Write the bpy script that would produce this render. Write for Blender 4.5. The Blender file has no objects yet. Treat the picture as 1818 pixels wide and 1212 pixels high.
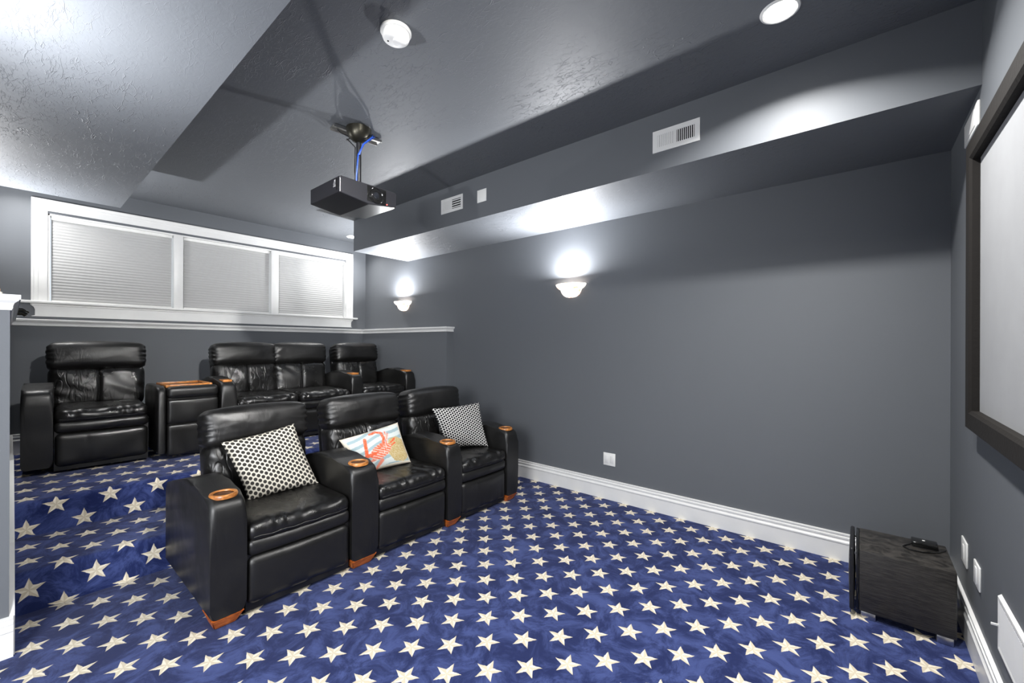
import bpy, bmesh, math, random
from mathutils import Vector, Matrix, noise
import numpy as np
R = math.radians
PI = math.pi
sc = bpy.context.scene
COL = sc.collection
random.seed(4)

# ------------------------------------------------------------------ camera
H = 1.35
cd = bpy.data.cameras.new('camera')
cam = bpy.data.objects.new('camera', cd)
COL.objects.link(cam)
cam.location = (0, 0, H)
yaw, roll = R(39.7736), R(0.198)
cam.rotation_euler = (Matrix.Rotation(yaw, 3, 'Z') @ Matrix.Rotation(R(90), 3, 'X') @ Matrix.Rotation(roll, 3, 'Z')).to_euler()
cd.sensor_width = 36
cd.lens = 741.86 / 1818 * 36
cd.shift_y = 5.19 / 1818
cd.clip_start = 0.02
sc.camera = cam

# ------------------------------------------------------------------ world, exposure
w = bpy.data.worlds.new('world'); sc.world = w; w.use_nodes = True
w.node_tree.nodes['Background'].inputs[0].default_value = (0.86, 0.93, 1.0, 1)
w.node_tree.nodes['Background'].inputs[1].default_value = 0.9
sc.view_settings.view_transform = 'Standard'
sc.view_settings.look = 'None'
sc.view_settings.exposure = 0.28
sc.view_settings.gamma = 1
sc.view_settings.use_curve_mapping = False
sc.cycles.max_bounces = 10
sc.cycles.diffuse_bounces = 6
sc.cycles.sample_clamp_indirect = 6

DOWN_W = 33.0      # recessed downlights
FILL_SPOT_W = 16.5      # added unseen spot, fill for the back row
SCON_W = 56.0      # wall sconces
DOOR_FILL_W = 130.0      # added unseen fill lamp outside the open doorway

XB, XF, YL, YR, ZC = -5.609, 0.389, -0.31, 3.355, 2.80
XL, YG, ZL = -5.509, 3.255, 1.53      # ledge faces and height
SY_R, SY_L, SX, SZ = 2.59, 0.568, -4.59, 2.44
PX1, PX2, PZ1, PZ2 = -3.20, -3.79, 0.20, 0.40

def area_light(name, loc, size, power, rot=(0, 0, 0), color=(1, 1, 1), size_y=None, shape='DISK'):
    l = bpy.data.lights.new(name, 'AREA'); l.shape = shape; l.size = size
    if size_y: l.size_y = size_y
    l.energy = power; l.color = color
    o = bpy.data.objects.new(name, l); o.location = loc; o.rotation_euler = rot; COL.objects.link(o)
    return o
def point_light(name, loc, r, power, color=(1, 1, 1)):
    l = bpy.data.lights.new(name, 'POINT'); l.shadow_soft_size = r; l.energy = power; l.color = color
    o = bpy.data.objects.new(name, l); o.location = loc; COL.objects.link(o)
    return o
DOWNLIGHTS = [(-0.27, 2.131), (-5.29, 2.965), (-0.27, 0.95), (-5.29, 0.07), (-0.80, 0.95)]  # last entry is the added fill spot
SCONCES = [(-2.07, YR, 1), (-4.655, YR, 1), (-2.07, YL, -1), (-4.655, YL, -1)]
for x, y in DOWNLIGHTS:
    back = x < -3
    o = area_light('downlight_lamp', (x, y, ZC - 0.008), 0.095, DOWN_W * (.18 if back else 1), color=(1.0, 0.985, 0.96))
    o.data.spread = R(125 if back else 145)
    if x == -0.80:      # added fill spot out of view, aimed at the back row
        o.data.energy = FILL_SPOT_W; o.data.spread = R(62); o.location.z = ZC - 0.03
        o.rotation_euler = (Vector((-5.3, 1.75, 0.45)) - o.location).to_track_quat('-Z', 'Y').to_euler()
for x, y, s in SCONCES:
    area_light('sconce_lamp', (x, y - s * 0.082, 1.899), 0.07, SCON_W * (.92 if s > 0 else .56), rot=(R(180 + 44 * s), 0, 0), color=(0.97, 0.98, 1.0))
area_light('doorway_fill', (-0.15, -1.55, 1.75), 1.3, DOOR_FILL_W, rot=(R(88), 0, R(50)), color=(0.97, 0.98, 1.0), size_y=1.1, shape='RECTANGLE')  # added out of view to brighten the room through the doorway

# ------------------------------------------------------------------ node helpers
class NT:
    def __init__(s, name, rough=0.5, spec=0.5):
        s.m = bpy.data.materials.new(name); s.m.use_nodes = True
        s.t = s.m.node_tree; s.b = s.t.nodes['Principled BSDF']
        s.b.inputs['Roughness'].default_value = rough
        s.b.inputs['Specular IOR Level'].default_value = spec
    def n(s, typ, **kw):
        nd = s.t.nodes.new(typ)
        for k, v in kw.items(): setattr(nd, k, v)
        return nd
    def put(s, sock, v):
        if isinstance(v, bpy.types.NodeSocket): s.t.links.new(v, sock)
        else: sock.default_value = v
    def math(s, op, a, b=0.0, c=None, clamp=False):
        nd = s.n('ShaderNodeMath', operation=op, use_clamp=clamp)
        s.put(nd.inputs[0], a); s.put(nd.inputs[1], b)
        if c is not None: s.put(nd.inputs[2], c)
        return nd.outputs[0]
    def mix(s, f, a, b):
        nd = s.n('ShaderNodeMix', data_type='RGBA')
        s.put(nd.inputs[0], f)
        s.put(nd.inputs[6], a if isinstance(a, bpy.types.NodeSocket) else (*a, 1))
        s.put(nd.inputs[7], b if isinstance(b, bpy.types.NodeSocket) else (*b, 1))
        return nd.outputs[2]
    def coord(s, which='Object', scale=(1, 1, 1), rot=(0, 0, 0)):
        tc = s.n('ShaderNodeTexCoord'); mp = s.n('ShaderNodeMapping')
        mp.inputs['Scale'].default_value = scale; mp.inputs['Rotation'].default_value = rot
        s.t.links.new(tc.outputs[which], mp.inputs[0]); return mp.outputs[0]
    def noise(s, vec, scale=5, detail=3, rough=0.5, dist=0):
        nd = s.n('ShaderNodeTexNoise'); s.put(nd.inputs['Vector'], vec)
        nd.inputs['Scale'].default_value = scale; nd.inputs['Detail'].default_value = detail
        nd.inputs['Roughness'].default_value = rough; nd.inputs['Distortion'].default_value = dist
        return nd.outputs[0]
    def ramp(s, v, a, b, lo=0.0, hi=1.0):
        nd = s.n('ShaderNodeMapRange', interpolation_type='SMOOTHSTEP')
        s.put(nd.inputs[0], v); nd.inputs[1].default_value = a; nd.inputs[2].default_value = b
        nd.inputs[3].default_value = lo; nd.inputs[4].default_value = hi
        return nd.outputs[0]
    def color(s, c): s.put(s.b.inputs['Base Color'], c if isinstance(c, bpy.types.NodeSocket) else (*c, 1))
    def bump(s, h, strength=0.3, dist=0.01):
        nd = s.n('ShaderNodeBump'); nd.inputs['Strength'].default_value = strength
        nd.inputs['Distance'].default_value = dist
        s.put(nd.inputs['Height'], h); s.t.links.new(nd.outputs[0], s.b.inputs['Normal'])
def plain(name, col, rough=0.5, spec=0.5, metal=0.0, bump=None):
    k = NT(name, rough, spec)
    v = k.coord()
    f = k.noise(v, 9, 3)
    k.color(k.mix(f, tuple(c * 0.93 for c in col), tuple(min(1, c * 1.06) for c in col)))
    k.b.inputs['Metallic'].default_value = metal
    if bump: k.bump(k.noise(v, bump[0], 3), bump[1], 0.002)
    return k.m
def emis(name, col, e, base=(0.9, 0.9, 0.88)):
    k = NT(name, 0.4); k.color(base)
    k.b.inputs['Emission Color'].default_value = (*col, 1); k.b.inputs['Emission Strength'].default_value = e
    return k.m

PAINT = (0.121, 0.130, 0.143)
def wall_mat():
    k = NT('slate_paint', 0.55, 0.35); v = k.coord()
    k.color(k.mix(k.noise(v, 1.3, 2), tuple(c * .97 for c in PAINT), tuple(c * 1.03 for c in PAINT)))
    k.bump(k.noise(v, 140, 2), 0.08, 0.002); return k.m
def ceil_mat():
    k = NT('skip_trowel_paint', 0.55, 0.4); v = k.coord()
    def strokes(scale, warp, wscale, rot, lo, hi, seed):
        nz = k.n('ShaderNodeTexNoise'); nz.inputs['Scale'].default_value = wscale; nz.inputs['Detail'].default_value = 3
        mp = k.n('ShaderNodeMapping'); mp.inputs['Rotation'].default_value = (0, 0, rot); mp.inputs['Location'].default_value = (seed, -seed, 0)
        mp.inputs['Scale'].default_value = (1, 3.0, 1)
        k.t.links.new(v, mp.inputs[0]); k.t.links.new(mp.outputs[0], nz.inputs['Vector'])
        m1 = k.n('ShaderNodeVectorMath', operation='MULTIPLY_ADD')
        k.t.links.new(nz.outputs['Color'], m1.inputs[0]); m1.inputs[1].default_value = (warp, warp, warp); k.t.links.new(mp.outputs[0], m1.inputs[2])
        vo = k.n('ShaderNodeTexVoronoi', feature='DISTANCE_TO_EDGE'); vo.inputs['Scale'].default_value = scale
        k.t.links.new(m1.outputs[0], vo.inputs['Vector'])
        line = k.ramp(vo.outputs[0], 0.0, 0.035, 1.0, 0.0)
        msk = k.ramp(k.noise(mp.outputs[0], scale * .9, 3, .6), lo, hi)
        return k.math('MULTIPLY', line, msk)
    region = k.ramp(k.noise(v, 1.3, 2, 0.5, 0.5), 0.38, 0.66, 0.12, 1.0)
    h = k.math('ADD', strokes(7, .55, 2.6, 0.6, .50, .60, 0.0), strokes(13, .35, 4.0, -0.5, .50, .60, 3.0))
    h = k.math('ADD', h, k.math('MULTIPLY', strokes(22, .22, 7.0, 1.3, .47, .6, 7.0), .7))
    h = k.math('MULTIPLY', h, region)
    h = k.math('ADD', h, k.math('MULTIPLY', k.noise(v, 24, 5, 0.6, 0.8), 0.40))
    h = k.math('ADD', h, k.math('MULTIPLY', k.noise(v, 3.0, 2, 0.5, 0.3), 0.8))
    k.color(PAINT)
    k.bump(h, 0.75, 0.0036); return k.m
def carpet_mat():
    k = NT('star_carpet', 0.95, 0.1)
    uv = k.n('ShaderNodeUVMap'); sep = k.n('ShaderNodeSeparateXYZ'); k.t.links.new(uv.outputs[0], sep.inputs[0])
    wob = k.noise(k.coord('UV'), 60, 2)
    ju = k.math('MULTIPLY', k.math('SUBTRACT', wob, 0.5), 0.006)
    u = k.math('ADD', sep.outputs[0], ju); v = k.math('ADD', sep.outputs[1], ju)
    AU, AV, RO, RI = 0.2410, 0.2337, 0.0595, 0.0245
    def star(ou, ov):
        pu = k.math('DIVIDE', k.math('SUBTRACT', u, 1.750 + ou), AU)
        pv = k.math('DIVIDE', k.math('SUBTRACT', v, 0.7125 + ov), AV)
        dx = k.math('MULTIPLY', k.math('SUBTRACT', pu, k.math('ROUND', pu)), AU)
        dy = k.math('MULTIPLY', k.math('SUBTRACT', pv, k.math('ROUND', pv)), AV)
        phi = k.math('ARCTAN2', dx, dy)
        q = k.math('SUBTRACT', k.math('FLOORED_MODULO', k.math('ADD', phi, PI / 5), 2 * PI / 5), PI / 5)
        mm = k.math('ABSOLUTE', q)
        r = k.math('SQRT', k.math('ADD', k.math('MULTIPLY', dx, dx), k.math('MULTIPLY', dy, dy)))
        x = k.math('MULTIPLY', r, k.math('COSINE', mm)); y = k.math('MULTIPLY', r, k.math('SINE', mm))
        nx, ny = RI * math.sin(PI / 5), RO - RI * math.cos(PI / 5)
        L = math.hypot(nx, ny)
        d = k.math('ADD', k.math('MULTIPLY', k.math('SUBTRACT', x, RO), nx / L), k.math('MULTIPLY', y, ny / L))
        ins = k.ramp(d, -0.0012, 0.0012, 1.0, 0.0)
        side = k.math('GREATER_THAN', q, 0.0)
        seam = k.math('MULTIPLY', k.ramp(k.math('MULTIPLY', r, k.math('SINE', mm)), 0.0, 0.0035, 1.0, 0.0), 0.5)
        return ins, side, seam
    i1, s1, e1 = star(0, 0); i2, s2, e2 = star(AU / 2, AV / 2)
    ins = k.math('MAXIMUM', i1, i2)
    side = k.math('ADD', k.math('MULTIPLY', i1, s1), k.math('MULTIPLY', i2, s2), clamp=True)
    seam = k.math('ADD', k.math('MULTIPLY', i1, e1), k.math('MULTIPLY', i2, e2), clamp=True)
    c = k.coord('UV')
    mott = k.ramp(k.noise(c, 6.0, 8, 0.74, 0.9), 0.40, 0.64)
    blue = k.mix(mott, (0.012, 0.020, 0.082), (0.056, 0.080, 0.228))
    blue = k.mix(k.math('MULTIPLY', k.noise(c, 260, 2), 0.35), blue, (0.015, 0.022, 0.09))
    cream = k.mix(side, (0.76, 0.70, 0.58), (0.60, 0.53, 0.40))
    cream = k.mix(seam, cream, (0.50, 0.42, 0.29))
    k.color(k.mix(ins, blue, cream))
    k.b.inputs['Sheen Weight'].default_value = 0.08
    k.b.inputs['Sheen Roughness'].default_value = 0.5
    k.bump(k.math('ADD', k.noise(c, 420, 2), k.math('MULTIPLY', k.noise(c, 9, 3), 0.7)), 0.5, 0.004)
    return k.m
def leather_mat(name='black_leather', base=(0.0045, 0.0042, 0.0040), rough=0.31, wr=0.5, scale=1.0):
    k = NT(name, rough, 0.62); v = k.coord()
    k.color(base)
    warp = k.noise(v, 4.0 * scale, 2, 0.5, 0.5)
    wrink = k.noise(k.coord(scale=(1.0, 3.6, 1.1), rot=(0.35, 0.1, 0.25)), 5.5 * scale, 1.5, 0.45, 1.1)
    cre = k.ramp(k.math('ABSOLUTE', k.math('SUBTRACT', wrink, 0.5)), 0.0, 0.11, 0.0, 1.0)
    mask = k.ramp(k.noise(v, 3.2, 2), 0.42, 0.62)
    vor = k.n('ShaderNodeTexVoronoi', feature='DISTANCE_TO_EDGE'); k.put(vor.inputs['Vector'], v)
    vor.inputs['Scale'].default_value = 320
    h = k.math('ADD', k.math('MULTIPLY', k.math('MULTIPLY', cre, mask), wr), k.math('MULTIPLY', warp, 1.1))
    h = k.math('ADD', h, k.math('MULTIPLY', k.ramp(vor.outputs[0], 0, 0.2), 0.012))
    k.bump(h, 0.6, 0.012)
    rn = k.noise(v, 6, 4)
    k.put(k.b.inputs['Roughness'], k.ramp(rn, 0.3, 0.7, rough - 0.05, rough + 0.10))
    return k.m
def wood_mat(name, dark, light, sc_=(2, 14, 14), rough=0.3):
    k = NT(name, rough, 0.5); v = k.coord(scale=sc_)
    g = k.noise(v, 4, 5, 0.6, 0.9)
    k.color(k.mix(k.ramp(g, 0.3, 0.7), dark, light)); k.bump(g, 0.1, 0.002); return k.m
def grain_black():
    k = NT('black_woodgrain', 0.42, 0.5)
    v = k.coord(scale=(6, 6, 160))
    g = k.noise(v, 3, 4, 0.6, 0.6)
    k.color(k.mix(k.ramp(g, 0.35, 0.65), (0.010, 0.009, 0.008), (0.045, 0.041, 0.037)))
    k.bump(g, 0.35, 0.002); return k.m

M = {}
M['wall'] = wall_mat(); M['ceil'] = ceil_mat(); M['carpet'] = carpet_mat()
M['white'] = plain('white_trim_paint', (0.78, 0.78, 0.77), 0.35, 0.5)
M['plastic'] = plain('white_plastic', (0.80, 0.80, 0.78), 0.35, 0.5)
M['vent'] = plain('white_register_enamel', (0.74, 0.74, 0.73), 0.4, 0.5)
M['dark'] = plain('dark_void', (0.008, 0.008, 0.009), 0.8, 0.1)
M['leather'] = leather_mat(wr=.30)
M['leather_head'] = leather_mat('black_leather_head', wr=.05, rough=.38)
M['leather_smooth'] = leather_mat('black_leather_smooth', (0.0060, 0.0058, 0.0056), 0.33, 0.06, 0.5)
M['wood'] = wood_mat('honey_wood', (0.26, 0.085, 0.018), (0.66, 0.27, 0.065), (14, 4, 14))
M['wood_recess'] = wood_mat('recess_shaded_wood', (0.008, 0.003, 0.001), (0.095, 0.026, 0.006), (24, 24, 24))  # brown wood with the shade of the recesses put into its colour
M['foot'] = wood_mat('orange_wood', (0.30, 0.070, 0.012), (0.62, 0.17, 0.030), (20, 6, 20))
M['grain'] = grain_black()
M['gloss'] = plain('gloss_black', (0.006, 0.006, 0.006), 0.12, 0.6)
M['blackplastic'] = plain('black_plastic', (0.012, 0.012, 0.014), 0.38, 0.5)
M['projbody'] = plain('projector_shell', (0.016, 0.016, 0.019), 0.28, 0.6)
M['metal'] = plain('brushed_steel', (0.55, 0.54, 0.52), 0.3, 0.5, 1.0)
M['darkmetal'] = plain('dark_bronze_metal', (0.045, 0.042, 0.032), 0.35, 0.5, 0.8)
M['glass'] = plain('lens_glass', (0.01, 0.011, 0.014), 0.03, 1.0)
M['screen'] = plain('screen_fabric', (0.29, 0.295, 0.305), 0.75, 0.2)
M['velvet'] = plain('frame_velvet', (0.013, 0.0115, 0.0105), 0.8, 0.2, bump=(60, 0.6))
k = NT('blind_fabric', 0.8, 0.2); k.color((0.56, 0.56, 0.555))
tr_ = k.n('ShaderNodeBsdfTranslucent'); tr_.inputs[0].default_value = (0.62, 0.62, 0.62, 1)
mx_ = k.n('ShaderNodeMixShader'); mx_.inputs[0].default_value = 0.22
k.t.links.new(k.b.outputs[0], mx_.inputs[1]); k.t.links.new(tr_.outputs[0], mx_.inputs[2])
k.t.links.new(mx_.outputs[0], k.t.nodes['Material Output'].inputs[0]); M['blind'] = k.m
k = NT('window_glass', 0.05, 0.5); k.color((0.8, 0.85, 0.85))
tr_ = k.n('ShaderNodeBsdfTransparent'); mx_ = k.n('ShaderNodeMixShader'); mx_.inputs[0].default_value = 0.90
k.t.links.new(k.b.outputs[0], mx_.inputs[1]); k.t.links.new(tr_.outputs[0], mx_.inputs[2])
k.t.links.new(mx_.outputs[0], k.t.nodes['Material Output'].inputs[0]); M['glasspane'] = k.m
M['blue'] = plain('blue_cable', (0.02, 0.08, 0.45), 0.35, 0.5)
M['lampglow'] = emis('lamp_lens', (1.0, 0.98, 0.95), 18)
M['red'] = emis('red_indicator', (1.0, 0.08, 0.06), 5, (0.5, 0.02, 0.02))
def alab():
    k = NT('alabaster_glass', 0.3); v = k.coord()
    f = k.ramp(k.noise(v, 16, 4, 0.6, 1.5), 0.45, 0.72)
    c = k.mix(f, (1.0, 0.93, 0.82), (0.62, 0.24, 0.085))
    k.color(c); k.put(k.b.inputs['Emission Color'], c); k.b.inputs['Emission Strength'].default_value = 1.7
    return k.m
M['alabaster'] = alab()

# ------------------------------------------------------------------ object helpers
def tag(o, label=None, cat=None, group=None, kind=None):
    if label: o['label'] = label
    if cat: o['category'] = cat
    if group: o['group'] = group
    if kind: o['kind'] = kind
    return o
def obj(name, bm, mat, parent=None, smooth=True, angle=40, auto=False):
    me = bpy.data.meshes.new(name); bmesh.ops.recalc_face_normals(bm, faces=bm.faces) if not auto else None
    bm.to_mesh(me); bm.free()
    for m in (mat if isinstance(mat, (list, tuple)) else [mat]): me.materials.append(m)
    if smooth:
        me.polygons.foreach_set('use_smooth', [True] * len(me.polygons))
        me.set_sharp_from_angle(angle=R(angle))
    o = bpy.data.objects.new(name, me); COL.objects.link(o)
    if parent: o.parent = parent
    return o
def empty(name, loc, rz=0):
    o = bpy.data.objects.new(name, None); o.location = loc; o.rotation_euler = (0, 0, rz); o.empty_display_size = 0.1
    COL.objects.link(o); return o
def struct(name, bm, mat, parent=None, **k):
    o = obj(name, bm, mat, parent, **k)
    if not parent: o['kind'] = 'structure'
    return o
def box(bm, x0, x1, y0, y1, z0, z1, bev=0.0, seg=2, M4=None):
    n0 = len(bm.verts)
    r = bmesh.ops.create_cube(bm, size=1)
    vs = r['verts']
    for v in vs:
        v.co = Vector(((x0 + x1) / 2 + v.co.x * (x1 - x0), (y0 + y1) / 2 + v.co.y * (y1 - y0), (z0 + z1) / 2 + v.co.z * (z1 - z0)))
    if bev:
        es = list({e for v in vs for e in v.link_edges})
        r = bmesh.ops.bevel(bm, geom=es, offset=bev, segments=seg, affect='EDGES', profile=0.5)
    bm.verts.ensure_lookup_table()
    if M4:
        for v in bm.verts[n0:]: v.co = M4 @ v.co
    return bm
def B(*a, **k): return box(bmesh.new(), *a, **k)
def prism(bm, pts, y0, y1, axis='y', bev=0, seg=3):
    """polygon pts (a,b) extruded: axis y -> (a=x,b=z); x -> (a=y,b=z); z -> (a=x,b=y)"""
    def P(a, b, t): return {'y': (a, t, b), 'x': (t, a, b), 'z': (a, b, t)}[axis]
    A = [bm.verts.new(P(a, b, y0)) for a, b in pts]; Bv = [bm.verts.new(P(a, b, y1)) for a, b in pts]
    n = len(pts)
    f1 = bm.faces.new(A); f2 = bm.faces.new(Bv[::-1])
    for i in range(n): bm.faces.new((A[i], Bv[i], Bv[(i + 1) % n], A[(i + 1) % n]))
    if bev:
        es = [e for e in set(f1.edges) | set(f2.edges)]
        bmesh.ops.bevel(bm, geom=es, offset=bev, segments=seg, affect='EDGES', profile=0.5, clamp_overlap=True)
    return bm
def lathe(bm, prof, n=32, c=(0, 0, 0), ang=2 * PI, a0=0, close=True):
    full = abs(ang - 2 * PI) < 1e-6
    cols = n if full else n + 1
    V = []
    for i in range(cols):
        a = a0 + ang * i / n
        V.append([bm.verts.new((c[0] + r * math.cos(a), c[1] + r * math.sin(a), c[2] + z)) for r, z in prof])
    for i in range(n):
        A, Bq = V[i], V[(i + 1) % cols]
        for j in range(len(prof) - 1):
            try: bm.faces.new((A[j], Bq[j], Bq[j + 1], A[j + 1]))
            except ValueError: pass
    bmesh.ops.remove_doubles(bm, verts=bm.verts, dist=1e-6)
    return bm
def tube(bm, pts, r, n=8):
    pts = [Vector(p) for p in pts]; rings = []
    for i, p in enumerate(pts):
        d = (pts[min(i + 1, len(pts) - 1)] - pts[max(i - 1, 0)]).normalized()
        a = d.cross(Vector((0, 0, 1)))
        if a.length < 1e-3: a = d.cross(Vector((0, 1, 0)))
        a.normalize(); b = d.cross(a)
        rings.append([bm.verts.new(p + r * (math.cos(2 * PI * k / n) * a + math.sin(2 * PI * k / n) * b)) for k in range(n)])
    for A, Bq in zip(rings, rings[1:]):
        for k in range(n): bm.faces.new((A[k], A[(k + 1) % n], Bq[(k + 1) % n], Bq[k]))
    bm.faces.new(rings[0][::-1]); bm.faces.new(rings[-1])
    return bm
def rbox(bm, c, h, r, n=(8, 8, 8), puff=(0, 0, 0), warp=None, M4=None):
    """soft cushion: box of half size h with corner radius r, faces bulged by puff"""
    def axis(hh, k):
        k = max(k, 2); a = []
        rr = min(r, hh * 0.98)
        m = 4
        for i in range(m): a.append(-hh + rr * (1 - math.cos(PI / 2 * i / m)) * 1.0)
        for i in range(k + 1): a.append(-hh + rr + (2 * hh - 2 * rr) * i / k)
        for i in range(1, m + 1): a.append(hh - rr + rr * math.sin(PI / 2 * i / m))
        out = []
        for t in a:
            if not out or t - out[-1] > 1e-6: out.append(t)
        return out
    AX = [axis(h[i], n[i]) for i in range(3)]
    cache = {}
    def vert(p):
        key = tuple(round(t, 6) for t in p)
        if key in cache: return cache[key]
        q = [max(-(h[i] - min(r, h[i] * .98)), min(h[i] - min(r, h[i] * .98), p[i])) for i in range(3)]
        d = Vector([p[i] - q[i] for i in range(3)])
        P = Vector(p)
        if d.length > 1e-9:
            rad = [min(r, h[i] * .98) for i in range(3)]
            # box-face point pushed to a rounded corner
            dd = Vector([d[i] / rad[i] for i in range(3)])
            dd.normalize()
            P = Vector([q[i] + dd[i] * rad[i] for i in range(3)])
        u = [P[i] / h[i] for i in range(3)]
        add = Vector([puff[i] * u[i] * (1 - u[(i + 1) % 3] ** 2) * (1 - u[(i + 2) % 3] ** 2) for i in range(3)])
        P = P + add
        if warp: P = warp(P)
        P = P + Vector(c)
        if M4: P = M4 @ P
        cache[key] = bm.verts.new(P); return cache[key]
    for a in range(3):
        b, d = (a + 1) % 3, (a + 2) % 3
        for s in (-1, 1):
            for i in range(len(AX[b]) - 1):
                for j in range(len(AX[d]) - 1):
                    ps = []
                    for ii, jj in ((i, j), (i + 1, j), (i + 1, j + 1), (i, j + 1)):
                        p = [0, 0, 0]; p[a] = s * h[a]; p[b] = AX[b][ii]; p[d] = AX[d][jj]; ps.append(vert(p))
                    if s < 0: ps.reverse()
                    if len(set(ps)) > 2:
                        try: bm.faces.new(list(dict.fromkeys(ps)))
                        except ValueError: pass
    return bm
def wrinkle(amp, sx=6, sy=6, sz=6, seed=0.0, ridge=True):
    def f(P):
        q = Vector((P.x * sx + seed, P.y * sy - seed, P.z * sz + 2 * seed))
        t = noise.noise(q + 0.6 * noise.noise_vector(q * 0.6))
        if ridge: t = 0.5 - abs(t) * 2.2
        return P + P.normalized() * amp * t
    return f

# ================================================================== SETTING
# long wall with thicker lower part, back wall with window hole, screen wall, doorway wall
WY0, WY1, WZ0, WZ1 = 0.215, 3.045, 1.72, 2.512     # window opening
T = 0.15
struct('wall_right', B(XB - T, XF + T, YR, YR + T, 0, ZC + .1), M['wall'], smooth=False)
bm = bmesh.new()
box(bm, XB - T, XB, YL - T, YR, 0, WZ0); box(bm, XB - T, XB, YL - T, YR, WZ1, ZC + .1)
box(bm, XB - T, XB, YL - T, WY0, WZ0, WZ1); box(bm, XB - T, XB, WY1, YR, WZ0, WZ1)
struct('wall_back', bm, M['wall'], smooth=False)
struct('wall_front', B(XF, XF + T, YL - T, YR, 0, ZC + .1), M['wall'], smooth=False)
DX0, DX1, DZ = -2.72, -0.30, 2.20
bm = bmesh.new()
box(bm, XB, DX0, YL - T, YL, 0, ZC + .1); box(bm, DX1, XF, YL - T, YL, 0, ZC + .1); box(bm, DX0, DX1, YL - T, YL, DZ, ZC + .1)
struct('wall_left', bm, M['wall'], smooth=False)
struct('ceiling', B(XB - T, XF + T, YL - T, YR + T, ZC, ZC + .1), M['ceil'], smooth=False)
bm = B(SX, XF, SY_R, YR, SZ, ZC)
struct('ceiling_soffit', bm, M['wall'], smooth=False)
o = bpy.data.objects['ceiling_soffit']; o.data.materials.append(M['ceil'])
for p in o.data.polygons:
    if p.normal.z < -.5: p.material_index = 1
bm = B(SX, XF, YL, SY_L, SZ, ZC)
o = struct('ceiling_soffit', bm, M['wall'], smooth=False); o.data.materials.append(M['ceil'])
for p in o.data.polygons:
    if p.normal.z < -.5: p.material_index = 1
# ledges (thick lower walls) and half wall
bm = bmesh.new()
prism(bm, [(XB, YR), (XB, 0.0), (XL, 0.0), (XL, YG), (-3.70, YG), (-3.70, YR)], 0, ZL, axis='z')
struct('wall_ledge', bm, M['wall'], smooth=False)
HWX = -2.812
struct('wall_half', B(XB, HWX, YL, 0.0, 0, 1.50), M['wall'], smooth=False)

def extrude_profile(bm, prof, path, closed=False):
    """prof (out, z), path list of (x, y); 'out' goes to the left normal of travel; mitred corners"""
    n = len(path); rows = []
    for i, (x, y) in enumerate(path):
        def nrm(a, b):
            d = Vector((b[0] - a[0], b[1] - a[1])).normalized(); return Vector((-d.y, d.x))
        if i == 0: m = nrm(path[0], path[1])
        elif i == n - 1: m = nrm(path[-2], path[-1])
        else:
            a, b = nrm(path[i - 1], path[i]), nrm(path[i], path[i + 1])
            m = (a + b); m = m / (m.dot(a))
        rows.append([bm.verts.new((x + m.x * o_, y + m.y * o_, z)) for o_, z in prof])
    k = len(prof)
    for A, Bq in zip(rows, rows[1:]):
        for j in range(k): bm.faces.new((A[j], A[(j + 1) % k], Bq[(j + 1) % k], Bq[j]))
    bm.faces.new(rows[0]); bm.faces.new(rows[-1][::-1])
    return bm
BASE = [(0, 0), (.016, 0), (.016, .108), (.020, .112), (.020, .120), (.015, .126), (.011, .136), (.0165, .140), (.0165, .150), (.010, .153), (.010, .160), (.014, .163), (.014, .170), (0, .172)]
def bprof(z0): return [(a, z0 + b) for a, b in BASE]
struct('baseboard_right', extrude_profile(bmesh.new(), bprof(0), [(XF, YR), (PX1 + .0, YR)]), M['white'], angle=25)
struct('baseboard_front', extrude_profile(bmesh.new(), bprof(0), [(XF, YL), (XF, YR - .016)]), M['white'], angle=25)
struct('baseboard_back', extrude_profile(bmesh.new(), bprof(PZ2), [(-3.80, YG), (XL, YG), (XL, 0.0)]), M['white'], angle=25)
struct('baseboard_half_wall', extrude_profile(bmesh.new(), bprof(0), [(HWX, .012), (HWX, YL)]), M['white'], angle=25)
# stair skirt board on the half wall
sk = [(HWX - .0, 0), (HWX - .0, .172), (HWX - .05, .26), (-3.0, .43), (-3.55, .63), (-3.72, .68), (-4.0, .66), (-4.2, .57), (XL, .57), (XL, 0)]
bm = prism(bmesh.new(), sk, 0.0, .016)
struct('trim_1', bm, M['white'], smooth=False)

# chair rail on the ledge (wraps the end)
RAIL = [(-.10, ZL - .03), (.006, ZL - .034), (.012, ZL - .030), (.012, ZL - .022), (.006, ZL - .018), (.010, ZL - .006), (.018, ZL + .002), (.026, ZL + .008), (.028, ZL + .022), (.022, ZL + .026), (-.10, ZL + .026)]
bm = extrude_profile(bmesh.new(), RAIL, [(-3.70, YR - .0), (-3.70, YG), (XL, YG), (XL, 0.0)][0:4])
struct('trim_2', bm, M['white'], angle=25)
# half wall cap with crown moulding
CAP = [(-.20, 1.49), (.004, 1.49), (.008, 1.500), (.008, 1.508), (.012, 1.520), (.024, 1.531), (.026, 1.536), (.030, 1.536), (.030, 1.556), (-.20, 1.556)]
bm = extrude_profile(bmesh.new(), CAP, [(XL - .02, -.0), (HWX - .0, -.0), (HWX - .0, YL)])
o = struct('trim_3', bm, M['white'], angle=25)
bm = B(XL, HWX - .01, YL, -.03, 1.50, 1.552); struct('trim_4', bm, M['white'], smooth=False)
# door frame of the doorway beside the camera
bm = bmesh.new()
box(bm, DX0 - .09, DX0 + .0, YL - .0, YL + .016, 0, DZ + .09); box(bm, DX1, DX1 + .09, YL, YL + .016, 0, DZ + .09)
box(bm, DX0, DX1, YL, YL + .016, DZ, DZ + .09)
struct('door_1', bm, M['white'], smooth=False)

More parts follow.
